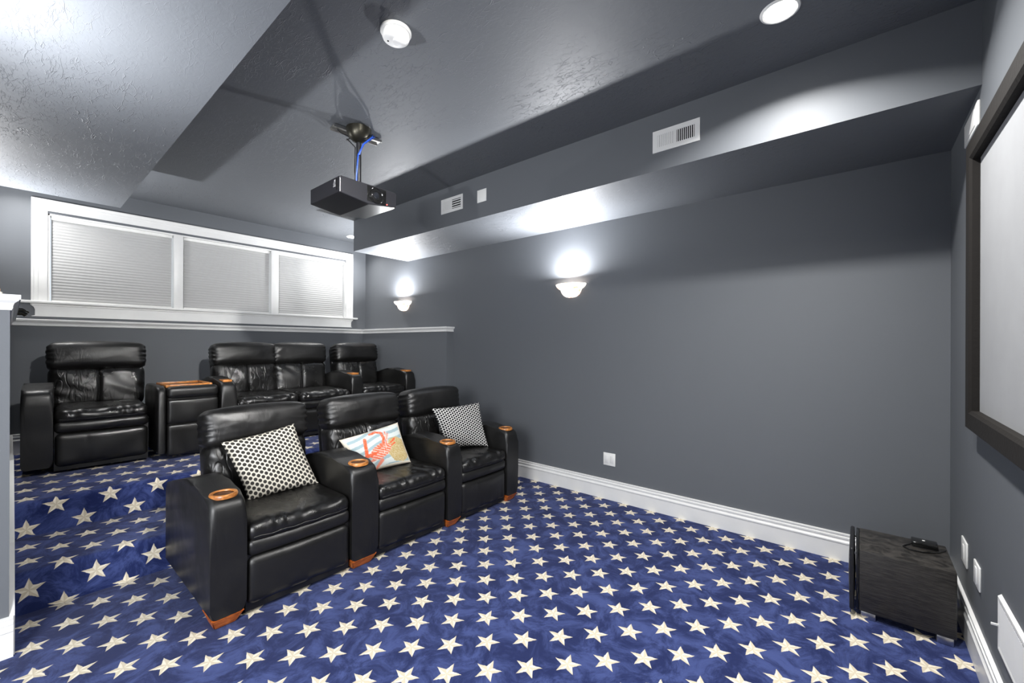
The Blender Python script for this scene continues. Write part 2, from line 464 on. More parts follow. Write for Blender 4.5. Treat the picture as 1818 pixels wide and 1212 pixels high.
# carpet: floor and two carpeted steps, UV in metres (u = y, v = walking distance)
def carpet_piece(name, path, y0=YL, y1=YR, under=None):
    """path: (x, z, v) ordered walking away from the screen"""
    bm = bmesh.new(); uvl = bm.loops.layers.uv.new('UVMap')
    A = [bm.verts.new((x, y0, z)) for x, z, v in path]; Bv = [bm.verts.new((x, y1, z)) for x, z, v in path]
    for i in range(len(path) - 1):
        f = bm.faces.new((A[i], Bv[i], Bv[i + 1], A[i + 1]))
        for l, (u, v) in zip(f.loops, ((y0, path[i][2]), (y1, path[i][2]), (y1, path[i + 1][2]), (y0, path[i + 1][2]))): l[uvl].uv = (u, v)
    # back faces to make it a solid block
    C = [bm.verts.new((path[-1][0], y0, -.05)), bm.verts.new((path[-1][0], y1, -.05)), bm.verts.new((path[0][0], y0, -.05)), bm.verts.new((path[0][0], y1, -.05))]
    bm.faces.new((A[-1], Bv[-1], C[1], C[0])); bm.faces.new((C[0], C[1], C[3], C[2])); bm.faces.new((A[0], C[2], C[3], Bv[0]))
    bm.faces.new(A[:] + [C[0], C[2]]); bm.faces.new((Bv[:] + [C[1], C[3]])[::-1])
    return obj(name, bm, M['carpet'], angle=50)
def riser(x, z0, z1, va, za, xb, v_end=None, r=.035):
    """riser at x from z0 to z1 then tread back to xb; va = v at height za"""
    pts = [(x + .012, z0 + .0, va - (za - z0) - .01), (x + .003, z0 + .012, va - (za - z0) + .012)]
    zt = z1 - r
    pts.append((x, zt, va + zt - za))
    v = va + zt - za
    for i in range(1, 8):
        a = PI / 2 * i / 7
        v += r * PI / 2 / 7
        pts.append((x - r + r * math.cos(a), zt + r * math.sin(a), v))
    pts.append((xb, z1, v + (x - r - xb) if v_end is None else v_end))
    return pts
o = carpet_piece('floor', [(XF, 0, -XF), (PX1 + .01, 0, -PX1 - .01)], YL - 1.6, YR); o['kind'] = 'structure'
p1 = riser(PX1, 0, PZ1, 3.2825, .109, PX2 - .05)
o = carpet_piece('stair_step', p1, 0.0, YR); o['kind'] = 'structure'
p2 = riser(PX2, PZ1, PZ2, 3.984, .243, XB)
o = carpet_piece('stair_step', p2, 0.0, YR); o['kind'] = 'structure'

# ------------------------------------------------------------------ window
win = tag(empty('window_1', (XB, (WY0 + WY1) / 2, WZ0)), kind='structure')
def wpart(name, bm, mat, **k):
    o = obj(name, bm, mat, win, **k)
    o.matrix_parent_inverse = Matrix.Translation(-Vector(win.location)); return o
def casing(bm, y0, y1, z0, z1):
    # picture-frame casing around top and sides, mitred, stepped profile
    prof = [(0, 0), (0, .022), (.012, .024), (.020, .018), (.040, .018), (.046, .014), (.085, .012), (.098, .010), (.098, 0)]
    path = [((y0, z0), (1, 0)), ((y0, z1), (1, -1)), ((y1, z1), (-1, -1)), ((y1, z0), (-1, 0))]
    rows = []
    for (y, z), (dy, dz) in path:
        rows.append([bm.verts.new((XB + d, y + dy * t, z + dz * t)) for t, d in prof])
    for A, Bq in zip(rows, rows[1:]):
        for j in range(len(prof) - 1): bm.faces.new((A[j], A[j + 1], Bq[j + 1], Bq[j]))
    return bm
wpart('window_frame', casing(bmesh.new(), .116, 3.146, 1.71, 2.632), M['white'], angle=20)
bm = bmesh.new()
for a, b in ((1.114, 1.193), (2.071, 2.156)):
    box(bm, XB - .10, XB + .004, a, b, WZ0, WZ1, .003)
for a, b in ((WY0, WY0 + .012), (WY1 - .012, WY1)): box(bm, XB - .10, XB, a, b, WZ0, WZ1)
box(bm, XB - .10, XB, WY0, WY1, WZ1 - .014, WZ1)
wpart('mullion', bm, M['white'])
bm = bmesh.new(); box(bm, XB - .10, XB + .055, .055, 3.205, 1.700, 1.722, .006, 3)
wpart('window_sill', bm, M['white'])
bm = bmesh.new()
prism(bm, [(.124, 1.585), (3.122, 1.585), (3.135, 1.588), (3.118, 1.594), (3.118, 1.645), (3.124, 1.668), (3.146, 1.684), (3.148, 1.700), (.112, 1.700), (.114, 1.684), (.132, 1.668), (.140, 1.645), (.140, 1.594), (.118, 1.588)], XB, XB + .020, axis='x')
box(bm, XB, XB + .032, .118, 3.142, 1.680, 1.699, .006)
wpart('window_apron', bm, M['white'], angle=20)
cells = [(WY0 + .012, 1.114), (1.193, 2.071), (2.156, WY1 - .012)]
bl_labels = ['wide white pleated window blind at the doorway end of the window', 'white pleated window blind in the middle of the three panes', 'white pleated window blind beside the sconce wall, smallest in view']
for i, (a, b) in enumerate(cells):
    g = wpart('pane', B(XB - .098, XB - .092, a, b, WZ0, WZ1), M['glasspane'] if 'glasspane' in M else M['plastic'], smooth=False)
    t = empty('window_blind', (XB - .045, (a + b) / 2, WZ0)); tag(t, bl_labels[i], 'blind', 'pleated blinds in the window')
    bm = bmesh.new(); npl = 27; ztop, zbot = WZ1 - .045, WZ0 + .016
    h0, h1 = (-(b - a) / 2 + .012, (b - a) / 2 - .012)
    rows = []
    for k in range(2 * npl + 1):
        z = ztop + (zbot - ztop) * k / (2 * npl) - WZ0
        x = .0045 if k % 2 else .0
        rows.append((bm.verts.new((x, h0, z)), bm.verts.new((x, h1, z))))
    rows.append((bm.verts.new((-.014, h0, zbot - WZ0)), bm.verts.new((-.014, h1, zbot - WZ0))))
    rows.append((bm.verts.new((-.014, h0, ztop - WZ0)), bm.verts.new((-.014, h1, ztop - WZ0))))
    for A, Bq in zip(rows, rows[1:] + rows[:1]): bm.faces.new((A[0], A[1], Bq[1], Bq[0]))
    bm.faces.new([r[0] for r in rows]); bm.faces.new([r[1] for r in rows][::-1])
    obj('pleated_fabric', bm, M['blind'], t, smooth=False)
    obj('headrail', B(-.016, .022, h0 - .003, h1 + .003, ztop - WZ0, WZ1 - .014 - WZ0, .003), M['plastic'], t)
    obj('bottom_rail', B(-.014, .018, h0, h1, .002, .018, .003), M['plastic'], t)
    if i:
        bm = bmesh.new()
        for k in range(46):
            z = .06 + k * .0142
            bmesh.ops.create_icosphere(bm, subdivisions=1, radius=.0036, matrix=Matrix.Translation((.03, h0 - .002, z)))
        tube(bm, [(.03, h0 - .002, .05), (.03, h0 - .002, ztop - WZ0)], .0012, 5)
        obj('bead_chain', bm, M['metal'], t)

# ------------------------------------------------------------------ projection screen on the screen wall
SY0, SY1, SZ0, SZ1, SXF = .44, 2.640, 1.000, 2.207, .350
scr = tag(empty('projection_screen', (XF, (SY0 + SY1) / 2, SZ0)), 'large light grey projection screen in a dark velvet frame on the wall', 'projection screen')
def child(par, name, bm, mat, **k):
    o = obj(name, bm, mat, par, **k); o.matrix_parent_inverse = par_inv(par); return o
def par_inv(par):
    return (Matrix.Translation(par.location) @ par.rotation_euler.to_matrix().to_4x4()).inverted()
bm = bmesh.new(); fw = .08
prof = [(0, XF), (0, SXF + .004), (.004, SXF), (fw - .012, SXF), (fw, SXF + .008), (fw, XF - .001)]
path = [((SY0, SZ0), (1, 1)), ((SY1, SZ0), (-1, 1)), ((SY1, SZ1), (-1, -1)), ((SY0, SZ1), (1, -1))]
rows = [[bm.verts.new((x, y + dy * t, z + dz * t)) for t, x in prof] for (y, z), (dy, dz) in path]
for i in range(4):
    A, Bq = rows[i], rows[(i + 1) % 4]
    for j in range(len(prof) - 1): bm.faces.new((A[j], A[j + 1], Bq[j + 1], Bq[j]))
child(scr, 'screen_frame', bm, M['velvet'], angle=20)
child(scr, 'screen_fabric', B(XF - .008, XF - .002, SY0 + fw - .005, SY1 - fw + .005, SZ0 + fw - .005, SZ1 - fw + .005), M['screen'], smooth=False)

# ------------------------------------------------------------------ lamps
for i, (x, y) in enumerate(DOWNLIGHTS):
    t = empty('recessed_downlight', (x, y, ZC))
    tag(t, ['round white recessed downlight above the screen end of the room', 'small recessed downlight half hidden by the soffit near the window', 'round white recessed downlight over the doorway side', 'recessed downlight above the window end of the half wall', 'added unseen ceiling spot brightening the back row'][i], 'ceiling light', 'recessed downlights')
    obj('trim_ring', lathe(bmesh.new(), [(.060, 0), (.060, -.004), (.066, -.007), (.074, -.005), (.076, 0)], 40), M['plastic'], t)
    obj('lamp_lens', lathe(bmesh.new(), [(0, -.003), (.060, -.003), (.060, -.001), (0, -.001)], 40), M['lampglow'], t)
sl = ['alabaster half bowl wall sconce in the middle of the long wall', 'alabaster half bowl wall sconce beside the window wall', 'alabaster half bowl wall sconce on the doorway wall', 'alabaster half bowl wall sconce above the half wall']
for i, (x, y, s) in enumerate(SCONCES):
    t = empty('wall_sconce', (x, y, 1.84), 0 if s > 0 else PI); tag(t, sl[i], 'wall lamp', 'alabaster wall sconces')
    prof_o = [(.0, -.052), (.026, -.051), (.050, -.046), (.072, -.036), (.088, -.021), (.099, -.004), (.106, .014), (.112, .024), (.128, .032), (.142, .044), (.152, .058), (.156, .068), (.155, .071)]
    prof = prof_o + [(r - .006, z + .001) for r, z in prof_o[::-1][:-1]] + [(0, -.044)]
    bm = lathe(bmesh.new(), prof, 28, ang=PI, a0=PI)
    for v in bm.verts: v.co.y *= .82
    obj('glass_bowl', bm, M['alabaster'], t)
    obj('back_plate', B(-.06, .06, -.012, 0, -.02, .05, .004), M['metal'], t)

# ------------------------------------------------------------------ wall and ceiling fittings
def register(name, label, x0, x1, z0, z1, y, style, n):
    t = tag(empty(name, ((x0 + x1) / 2, y, (z0 + z1) / 2)), label, 'vent')
    m = .030 if style == 'big' else .024; xm = (x0 + x1) / 2
    bm = bmesh.new(); d = .006
    cx = [(x0 + m, xm - .005), (xm + .005, x1 - m)]
    za, zb = z0 + m, z1 - m
    if style == 'small': za, zb = z0 + .026, z1 - .026
    box(bm, x0, x1, y - d, y, z0, za); box(bm, x0, x1, y - d, y, zb, z1)
    box(bm, x0, cx[0][0], y - d, y, za, zb); box(bm, cx[0][1], cx[1][0], y - d, y, za, zb); box(bm, cx[1][1], x1, y - d, y, za, zb)
    child(t, 'face_plate', bm, M['vent'], smooth=False)
    child(t, 'duct_back', B(x0 + .01, x1 - .01, y - .0035, y - .001, z0 + .01, z1 - .01), M['dark'], smooth=False)
    for side, (a, b) in enumerate(cx):
        for k in range(n):
            c = a + (b - a) * (k + .5) / n; ww = (b - a) / n
            bm = bmesh.new()
            if style == 'big' or side == 0:
                tilt = .5 if side == 0 else .0
                wd = ww * (.86 if side == 0 else .42)
                box(bm, c - wd / 2, c + wd / 2, y - .0055, y - .004, za, zb)
            else:
                if k >= 4: bm.free(); continue
                c = za + (zb - za) * (k + .5) / 4; wd = (zb - za) / 4
                box(bm, a, b, y - .0055, y - .004, c - wd * .22, c + wd * .22)
            child(t, 'louver', bm, M['vent'], smooth=False)
    return t
register('air_register', 'wide white air register high on the soffit near the ceiling light', -1.005, -.724, 2.552, 2.686, SY_R, 'big', 9)
register('air_register', 'small white air register on the soffit beside the blank plate', -3.022, -2.732, 2.562, 2.697, SY_R, 'small', 8)
o = obj('blank_plate', B(-2.549, -2.442, SY_R - .006, SY_R, 2.571, 2.678, .002), M['plastic']); tag(o, 'blank white square cover plate on the soffit', 'wall plate')
# outlet on the long wall
t = tag(empty('wall_outlet', (-1.679, YR, .350)), 'white double outlet plate low on the long wall', 'outlet')
child(t, 'cover_plate', B(-1.735, -1.623, YR - .006, YR, .295, .404, .002), M['plastic'])
for dx in (-.027, .027):
    o = child(t, 'socket_insert', B(-1.679 + dx - .017, -1.679 + dx + .017, YR - .008, YR - .005, .317, .383, .002), M['vent'])
    for dz in (-.018, .018):
        for ex in (-.006, .006):
            oo = obj('socket_slot', B(-1.679 + dx + ex - .0012, -1.679 + dx + ex + .0012, YR - .0085, YR - .0078, .350 + dz - .004, .350 + dz + .004), M['dark'], o, smooth=False); oo.matrix_parent_inverse = par_inv(t)
# plates on the screen wall
for nm, lab, yc, zc, hh in (('switch_plate', 'white socket plate on the screen wall just above the subwoofer', 2.905, .372, .058), ('switch_plate', 'lower white plate on the screen wall between subwoofer and floor vent', 2.628, .378, .050)):
    t = tag(empty(nm, (XF, yc, zc)), lab, 'wall plate')
    hw = .062 if yc > 2.8 else .055
    child(t, 'cover_plate', B(XF - .007, XF, yc - hw, yc + hw, zc - hh, zc + hh, .003), M['plastic'])
    child(t, 'socket_insert', B(XF - .010, XF - .006, yc - .017, yc + .017, zc - .034, zc + .034, .002), M['vent'])
# floor level register, louvres
t = tag(empty('floor_register', (XF, 2.09, .36)), 'large white louvred return vent low on the screen wall', 'vent')
ry0, ry1, rz0, rz1 = 1.70, 2.253, .270, .470
bm = bmesh.new()
prof = [(0, 0), (.006, .010), (.014, .011), (.026, .007), (.026, 0)]
path = [((ry0, rz0), (1, 1)), ((ry1, rz0), (-1, 1)), ((ry1, rz1), (-1, -1)), ((ry0, rz1), (1, -1))]
rows = [[bm.verts.new((XF - d, y + dy * tt, z + dz * tt)) for tt, d in prof] for (y, z), (dy, dz) in path]
for i in range(4):
    A, Bq = rows[i], rows[(i + 1) % 4]
    for j in range(len(prof) - 1): bm.faces.new((A[j], A[j + 1], Bq[j + 1], Bq[j]))
child(t, 'vent_frame', bm, M['vent'], angle=20)
child(t, 'duct_back', B(XF - .002, XF - .0005, ry0 + .01, ry1 - .01, rz0 + .01, rz1 - .01), M['dark'], smooth=False)
nsl = 36
for k in range(nsl):
    yy = ry0 + .03 + (ry1 - ry0 - .06) * (k + .5) / nsl
    bm = B(-.0045, .0045, -.0030, .0030, rz0 + .024, rz1 - .024)
    for v in bm.verts: v.co = Matrix.Rotation(.5, 4, 'Z') @ v.co + Vector((XF - .005, yy, 0))
    child(t, 'louver', bm, M['vent'], smooth=False)
child(t, 'damper_lever', B(XF - .028, XF - .004, ry1 - .018, ry1 - .013, .36, .368, .001), M['vent'])
t = tag(empty('speaker_plate', (XF, 2.74, 2.35)), 'white square wall vent tucked behind the top corner of the screen', 'wall plate')
child(t, 'cover_plate', B(XF - .010, XF, 2.615, 2.902, 2.285, 2.392, .004), M['plastic'])
child(t, 'vent_inset', B(XF - .013, XF - .008, 2.66, 2.86, 2.30, 2.375, .004), M['vent'])

# smoke detector
t = tag(empty('smoke_detector', (-1.655, 1.14, ZC)), 'round white smoke detector on the ceiling near the projector', 'smoke detector')
obj('mounting_base', lathe(bmesh.new(), [(0, 0), (.068, 0), (.070, -.004), (.070, -.012), (.066, -.016), (0, -.016)], 40), M['plastic'], t)
obj('detector_body', lathe(bmesh.new(), [(.060, -.016), (.062, -.030), (.058, -.040), (.050, -.046), (.030, -.049), (.0, -.050)], 40), M['plastic'], t)
obj('sensor_cap', lathe(bmesh.new(), [(.030, -.048), (.030, -.055), (.026, -.058), (0, -.058)], 24, c=(.012, .012, 0)), M['vent'], t)
obj('test_button', lathe(bmesh.new(), [(.004, -.046), (.004, -.050), (0, -.050)], 12, c=(-.026, -.024, 0)), M['dark'], t)

# ------------------------------------------------------------------ projector on its ceiling mount
t = tag(empty('projector', (-2.57, 1.452, ZC)), 'black video projector hanging from the ceiling on a pole mount', 'projector')
prx0, prx1, pry0, pry1 = -2.762, -2.385, 1.253, 1.650
ym = 1.452; zt_, zb_, zr_ = 2.358, 2.260, 2.233
bm = bmesh.new()
sec = [(pry0, zb_), (pry0 + .004, zb_ - .003), (ym, zr_), (pry1 - .004, zb_ - .003), (pry1, zb_), (pry1, zt_ - .006), (pry1 - .012, zt_), (pry0 + .012, zt_), (pry0, zt_ - .006)]
prism(bm, sec, prx0, prx1, axis='x', bev=.006, seg=3)
child(t, 'body', bm, M['projbody'], angle=6)
child(t, 'top_panel', B(prx0 + .03, prx1 - .035, pry0 + .05, pry1 - .05, zt_ - .002, zt_ + .010, .004), M['blackplastic'])
# lens recess
def ring_x(bm, prof, c, n=32):
    lathe(bm, prof, n)
    for v in bm.verts: v.co = Matrix.Rotation(R(90), 4, 'Y') @ v.co + Vector(c)
    return bm
LC = (prx1 - .004, 1.500, 2.300)
o = child(t, 'lens_ring', ring_x(bmesh.new(), [(.052, .0), (.052, .008), (.048, .011), (.044, .008), (.040, .003), (.036, -.004), (.030, -.012), (.030, .002), (.033, .006), (.028, .008), (.026, .002)], LC), M['gloss'])
o = child(t, 'lens_glass', ring_x(bmesh.new(), [(.028, .001), (.022, .005), (.012, .008), (0, .009)], LC), M['glass'])
bm = ring_x(bmesh.new(), [(.0385, .0045), (.0390, .0052), (.0395, .0050)], LC); child(t, 'focus_ring', bm, M['metal'])
child(t, 'lens_panel', B(prx1 - .003, prx1 + .0015, 1.435, 1.572, 2.252, 2.350, .004), M['gloss'])
bm = bmesh.new(); bmesh.ops.create_icosphere(bm, subdivisions=2, radius=.0035, matrix=Matrix.Translation((prx1 + .002, 1.578, 2.262)))
child(t, 'indicator_light', bm, M['red'])
bm = bmesh.new()
for k, (a, b, c_, d_) in enumerate(((0, .03, 0, .004), (.004, .014, .008, .012), (.018, .03, .010, .013), (0, .02, .016, .019), (.004, .030, .023, .026), (.012, .026, .030, .040))):
    box(bm, prx1 - .075 + a, prx1 - .075 + b, pry0 - .0006, pry0 + .001, 2.300 + c_, 2.300 + d_)
child(t, 'side_sticker', bm, plain('sticker_grey', (0.35, 0.35, 0.36), .5), smooth=False)
child(t, 'side_grille', B(prx1 - .040, prx1 - .018, pry0 - .001, pry0 + .002, 2.275, 2.345, .001), M['dark'], smooth=False)
# mount
px, py = -2.575, 1.487
child(t, 'pole', lathe(bmesh.new(), [(0, 2.40), (.0165, 2.40), (.0165, 2.74), (0, 2.74)], 20, c=(px, py, 0)), M['blackplastic'])
bm = lathe(bmesh.new(), [(0, 2.375), (.030, 2.375), (.034, 2.385), (.034, 2.398), (.024, 2.404), (.024, 2.42), (.020, 2.425), (0, 2.425)], 20, c=(px, py, 0))
for k in range(4):
    a = k * PI / 2 + .4
    tube(bm, [(px, py, 2.38), (px + .12 * math.cos(a), py + .12 * math.sin(a), 2.372)], .007, 6)
child(t, 'pivot_bracket', bm, M['blackplastic'])
bm = lathe(bmesh.new(), [(.018, 2.690), (.040, 2.700), (.062, 2.722), (.076, 2.752), (.080, 2.783), (.074, 2.784), (.068, 2.757), (.055, 2.730), (.018, 2.705)], 28, c=(px, py, 0))
child(t, 'mount_cup', bm, M['darkmetal'])
bm = bmesh.new(); Mt = Matrix.Translation((-2.66, 1.52, 2.788)) @ Matrix.Rotation(R(83), 4, 'Z')
box(bm, -.165, .165, -.035, .035, -.003, .004, M4=Mt)
box(bm, -.165, .165, -.037, -.033, -.014, .004, M4=Mt); box(bm, -.165, .165, .033, .037, -.014, .004, M4=Mt)
child(t, 'ceiling_plate', bm, M['metal'], smooth=False)
bm = bmesh.new()
tube(bm, [(-2.60, 1.62, 2.79), (-2.530, 1.56, 2.735), (-2.535, 1.50, 2.675), (-2.553, 1.47, 2.60), (-2.556, 1.464, 2.50), (-2.560, 1.462, 2.41)], .0048, 8)
tube(bm, [(-2.59, 1.60, 2.79), (-2.515, 1.55, 2.735), (-2.528, 1.49, 2.668), (-2.548, 1.475, 2.60)], .0052, 8)
child(t, 'blue_cable', bm, M['blue'])
bm = bmesh.new()
tube(bm, [(-2.70, 1.40, 2.79), (-2.67, 1.41, 2.76), (-2.63, 1.44, 2.735), (-2.59, 1.46, 2.70)], .004, 6)
tube(bm, [(-2.72, 1.52, 2.79), (-2.70, 1.47, 2.74), (-2.64, 1.44, 2.72), (-2.59, 1.47, 2.66), (-2.585, 1.465, 2.5), (-2.585, 1.465, 2.41)], .004, 6)
child(t, 'black_cable', bm, M['blackplastic'])

# ------------------------------------------------------------------ subwoofer with small receiver on top
sub = tag(empty('subwoofer', (.165, 2.865, 0)), 'boxy black woodgrain subwoofer on the carpet in the corner', 'speaker')
child(sub, 'cabinet', B(0.0, .337, 2.700, 3.03, .035, .338, .006, 2), M['grain'])
child(sub, 'front_baffle', B(-.012, .0, 2.702, 3.028, .037, .336, .003), M['gloss'])
bm = bmesh.new(); rbox(bm, (-.028, 2.862, .185), (.009, .170, .155), .009, (2, 6, 6), (.006, 0, 0))
child(sub, 'speaker_grille', bm, M['blackplastic'])
for yy in (2.745, 2.985):
    for zz in (.07, .30):
        child(sub, 'grille_peg', B(-.022, -.010, yy - .004, yy + .004, zz - .004, zz + .004), M['metal'], smooth=False)
for xx, yy in ((.035, 2.735), (.300, 2.735), (.035, 2.995), (.300, 2.995)):
    child(sub, 'foot', B(xx - .028, xx + .028, yy - .03, yy + .02, 0, .036, .004), M['metal'])
t = tag(empty('wireless_receiver', (.245, 2.95, .338)), 'small flat black receiver box lying on the subwoofer', 'receiver')
child(t, 'casing', B(.205, .300, 2.915, 2.985, .342, .366, .005, 3), M['gloss'])
child(t, 'base_pad', B(.210, .295, 2.918, 2.98, .338, .343), M['blackplastic'])
child(t, 'logo_dot', lathe(bmesh.new(), [(0, .3665), (.006, .3665), (.006, .3658), (0, .3658)], 16, c=(.250, 2.955, 0)), M['plastic'])
child(t, 'cable', tube(bmesh.new(), [(.21, 2.94, .347), (.18, 2.90, .3425), (.17, 2.88, .3425), (.19, 2.85, .3425), (.24, 2.855, .3425), (.30, 2.90, .3425), (.328, 2.95, .3425)], .003, 6), M['gloss'])

# ================================================================== LEATHER SEATING
def arm_bm(y0, y1, length=.88, lift=0.0):
    """theatre armrest, side profile in (x, z): front at x = 0, back at x = -length"""
    pts = [(0, .058), (.0, .10), (.004, .30), (.004, .50), (.0, .560), (-.010, .585), (-.028, .603), (-.055, .613), (-.10, .617), (-.17, .622), (-.25, .636), (-.32, .646), (-.39, .643), (-.46, .630), (-.56, .605), (-.70, .570), (-.82, .535), (-.865, .515), (-length, .49), (-length, .058)]
    bm = bmesh.new(); prism(bm, pts, y0, y1, bev=.026, seg=5)
    return bm
def pleat_noise(P, seed):
    return noise.noise(Vector((P.x * 9 + seed, P.y * 3, P.z * 5 + seed)))
def seat_unit(t, x0, y0, y1, zb, seed, back_x=-.62, twin=False, armspan=None, hw=None):
    """cushion, footrest, base, backrest, headrest between y0 and y1 (local coordinates)"""
    yc, hy = (y0 + y1) / 2, (y1 - y0) / 2
    rnd = random.Random(seed)
    # seat cushion with gathered front
    def wseat(P):
        fx = (P.x + .29) / .58
        g = max(0, fx) ** 2
        fold = math.sin(P.y * 60 + 9 * noise.noise(Vector((P.y * 6 + seed, P.x * 5, 1)))) * .0035 * g * (1 if P.z > -.02 else .3)
        n1 = noise.noise(Vector((P.x * 5 + seed, P.y * 7, seed))) * .008
        P = P.copy()
        if P.z > 0: P.z += fold + n1 + .006 * abs(noise.noise(Vector((P.x * 14, P.y * 22, seed * 3))))
        P.z -= .018 * (1 - abs(P.y) / hy) * math.exp(-((P.x + .02) / .22) ** 2)
        P.x += fold * .8
        return P
    bm = rbox(bmesh.new(), (x0 - .285, yc, zb + .408), (.290, hy - .004, .050), .045, (30, 44, 3), (.010, 0, .014), wseat)
    seat = obj('seat_cushion', bm, M['leather'], t)
    pts = [(x0 + .0035 + .0105 * (1 - (j / 8) ** 2), yc + (hy - .03) * j / 8, zb + .391 + .003 * math.sin(j * 1.7 + seed)) for j in range(-8, 9)]
    obj('welt', tube(bmesh.new(), pts, .0028, 6), M['leather_smooth'], seat)
    def wband(P):
        P = P.copy(); P.x += .004 * noise.noise(Vector((P.y * 12 + seed, P.z * 20, seed))); return P
    bm = rbox(bmesh.new(), (x0 - .10, yc, zb + .336), (.100, hy - .003, .044), .034, (3, 24, 3), (.008, 0, .002), wband)
    obj('front_band', bm, M['leather_smooth'], t)
    def wf(P):
        P = P.copy()
        P.x += .005 * noise.noise(Vector((P.y * 6 + seed, P.z * 5, seed))) - .005 * math.exp(-((P.y + hy * .35) / .010) ** 2) * max(0, P.z / .12) + .006 * noise.noise(Vector((P.y * 26, seed, P.z * 6))) * max(0, -P.z / .12)
        return P
    bm = rbox(bmesh.new(), (x0 - .09, yc, zb + .172), (.088, hy - .004, .122), .040, (3, 34, 12), (.012, 0, 0), wf)
    obj('footrest', bm, M['leather_smooth'], t)
    bm = B(x0 - .86, x0 - .03, y0 + .004, y1 - .004, zb + .022, zb + .355)
    obj('base', bm, M['leather_smooth'], t, smooth=False)
    # backrest, tilted
    tilt = R(-9)
    def back_part(name, cz, hz, hx, hyy, off, mat, nn, puff, warp, r):
        M4 = Matrix.Translation((x0 + back_x, yc, zb + .44)) @ Matrix.Rotation(tilt, 4, 'Y')
        bm = rbox(bmesh.new(), (off, 0, cz), (hx, hyy, hz), r, nn, puff, warp, M4)
        return obj(name, bm, mat, t)
    hyb = hw or hy + .018
    def wl(P):
        P = P.copy()
        front = max(0.0, P.x)
        P.x -= .016 * math.exp(-((P.y) / .010) ** 2) * (1 if P.x > 0 else 0)
        g = math.exp(-abs(abs(P.y) - hyb) / .10)
        ang = noise.noise(Vector((P.z * 16 + P.y * 8, P.y * 5 + seed, seed)))
        P.x += ang * .014 * (.35 + g) * (1 if P.x > 0 else .3)
        if abs(P.y) > hyb * .75: P.z += .004 * noise.noise(Vector((P.z * 40, P.y * 20, seed)))
        P.y *= 1.0 + .04 * (P.z / .2) if P.z > 0 else 1.0
        return P
    back = back_part('backrest', .135, .175, .085, hyb - .012, -.025, M['leather'], (4, 36, 24), (.03, .01, 0), wl, .055)
    def wh(P):
        P = P.copy()
        e = math.exp(-abs(abs(P.y) - hyb) / .022)
        P.x += .007 * e * math.sin(P.z * 150 + 4 * noise.noise(Vector((P.z * 9, seed, P.y))))
        P.y += .004 * (1 if P.y > 0 else -1) * e * math.sin(P.z * 140 + seed)
        P.x += .010 * noise.noise(Vector((P.y * 4 + seed, P.z * 6, seed))) + .004 * e * 0
        t2 = noise.noise(Vector((P.y * 7 + P.z * 9, P.z * 26 - P.y * 6, seed)))
        P.x += .003 * max(0, .35 - abs(t2)) * (1 if P.x > 0 else 0)
        P.z -= .014 * (abs(P.y) / hyb) ** 3 * max(0.0, P.z / .11)
        return P
    head = back_part('headrest', .405, .118, .092, hyb + .006, -.012, M['leather_head'], (5, 30, 16), (.026, .004, .006), wh, .050)
    # rear shell behind the cushions
    M4 = Matrix.Translation((x0 + back_x, yc, zb + .44)) @ Matrix.Rotation(tilt, 4, 'Y')
    bm = rbox(bmesh.new(), (-.125, 0, .135), (.035, hyb - .016, .345), .03, (2, 6, 6), (0, 0, 0), None, M4)
    obj('back_shell', bm, M['leather_smooth'], t)
def armrest(t, y0, y1, x0=0, zb=0, cup='cup', mat=None):
    bm = arm_bm(y0, y1)
    for v in bm.verts: v.co += Vector((x0, 0, zb))
    a = obj('armrest', bm, M['leather_smooth'], t, angle=55)
    yc = (y0 + y1) / 2
    if cup == 'cup':
        cx, cz = x0 - .082, zb + .6165
        rg = lathe(bmesh.new(), [(.043, -.012), (.043, .004), (.0455, .0080), (.051, .0095), (.057, .0075), (.060, .002), (.060, -.010)], 40, c=(cx, yc, cz))
        r_ = obj('cup_holder', rg, M['wood'], a)
        wl_ = lathe(bmesh.new(), [(.0435, .003), (.042, .0006), (.033, .0010), (.031, .002), (.018, .0015), (0, .001)], 32, c=(cx, yc, cz))
        obj('cup_well', wl_, M['wood_recess'], a)  # dark colour stands for shade in the well, the arm is solid
    elif cup == 'tray':
        bm = B(x0 - .15, x0 - .045, y0 + .022, y1 - .022, zb + .605, zb + .628, .005, 3)
        obj('wood_inlay', bm, M['wood'], a)
    return a
def foot(t, x0, y0, y1, zb=0):
    bm = bmesh.new(); yc = (y0 + y1) / 2; h = (y1 - y0) / 2 - .006
    a = [(x0 + .004, yc - h), (x0 + .004, yc + h), (x0 - .16, yc + h), (x0 - .16, yc - h)]
    bq = [(x0 - .030, yc - h + .020), (x0 - .030, yc + h - .030), (x0 - .12, yc + h - .030), (x0 - .12, yc - h + .020)]
    A = [bm.verts.new((x, y, zb + .060)) for x, y in a]; C = [bm.verts.new((x, y, zb)) for x, y in bq]
    bm.faces.new(A); bm.faces.new(C[::-1])
    for i in range(4): bm.faces.new((A[i], A[(i + 1) % 4], C[(i + 1) % 4], C[i]))
    bmesh.ops.bevel(bm, geom=list(bm.edges), offset=.005, segments=2, affect='EDGES')
    obj('wooden_foot', bm, M['foot'], t)
FX = -2.300
ARMS = [(.592, .743), (1.292, 1.468), (2.038, 2.178), (2.703, 2.850)]
SEATS = [(.743, 1.292), (1.468, 2.038), (2.178, 2.703)]
flab = ['black leather recliner in the front row with the cream dotted pillow, beside the steps', 'black leather recliner in the middle of the front row with the lobster pillow', 'front row black leather recliner holding the black and white lattice pillow']
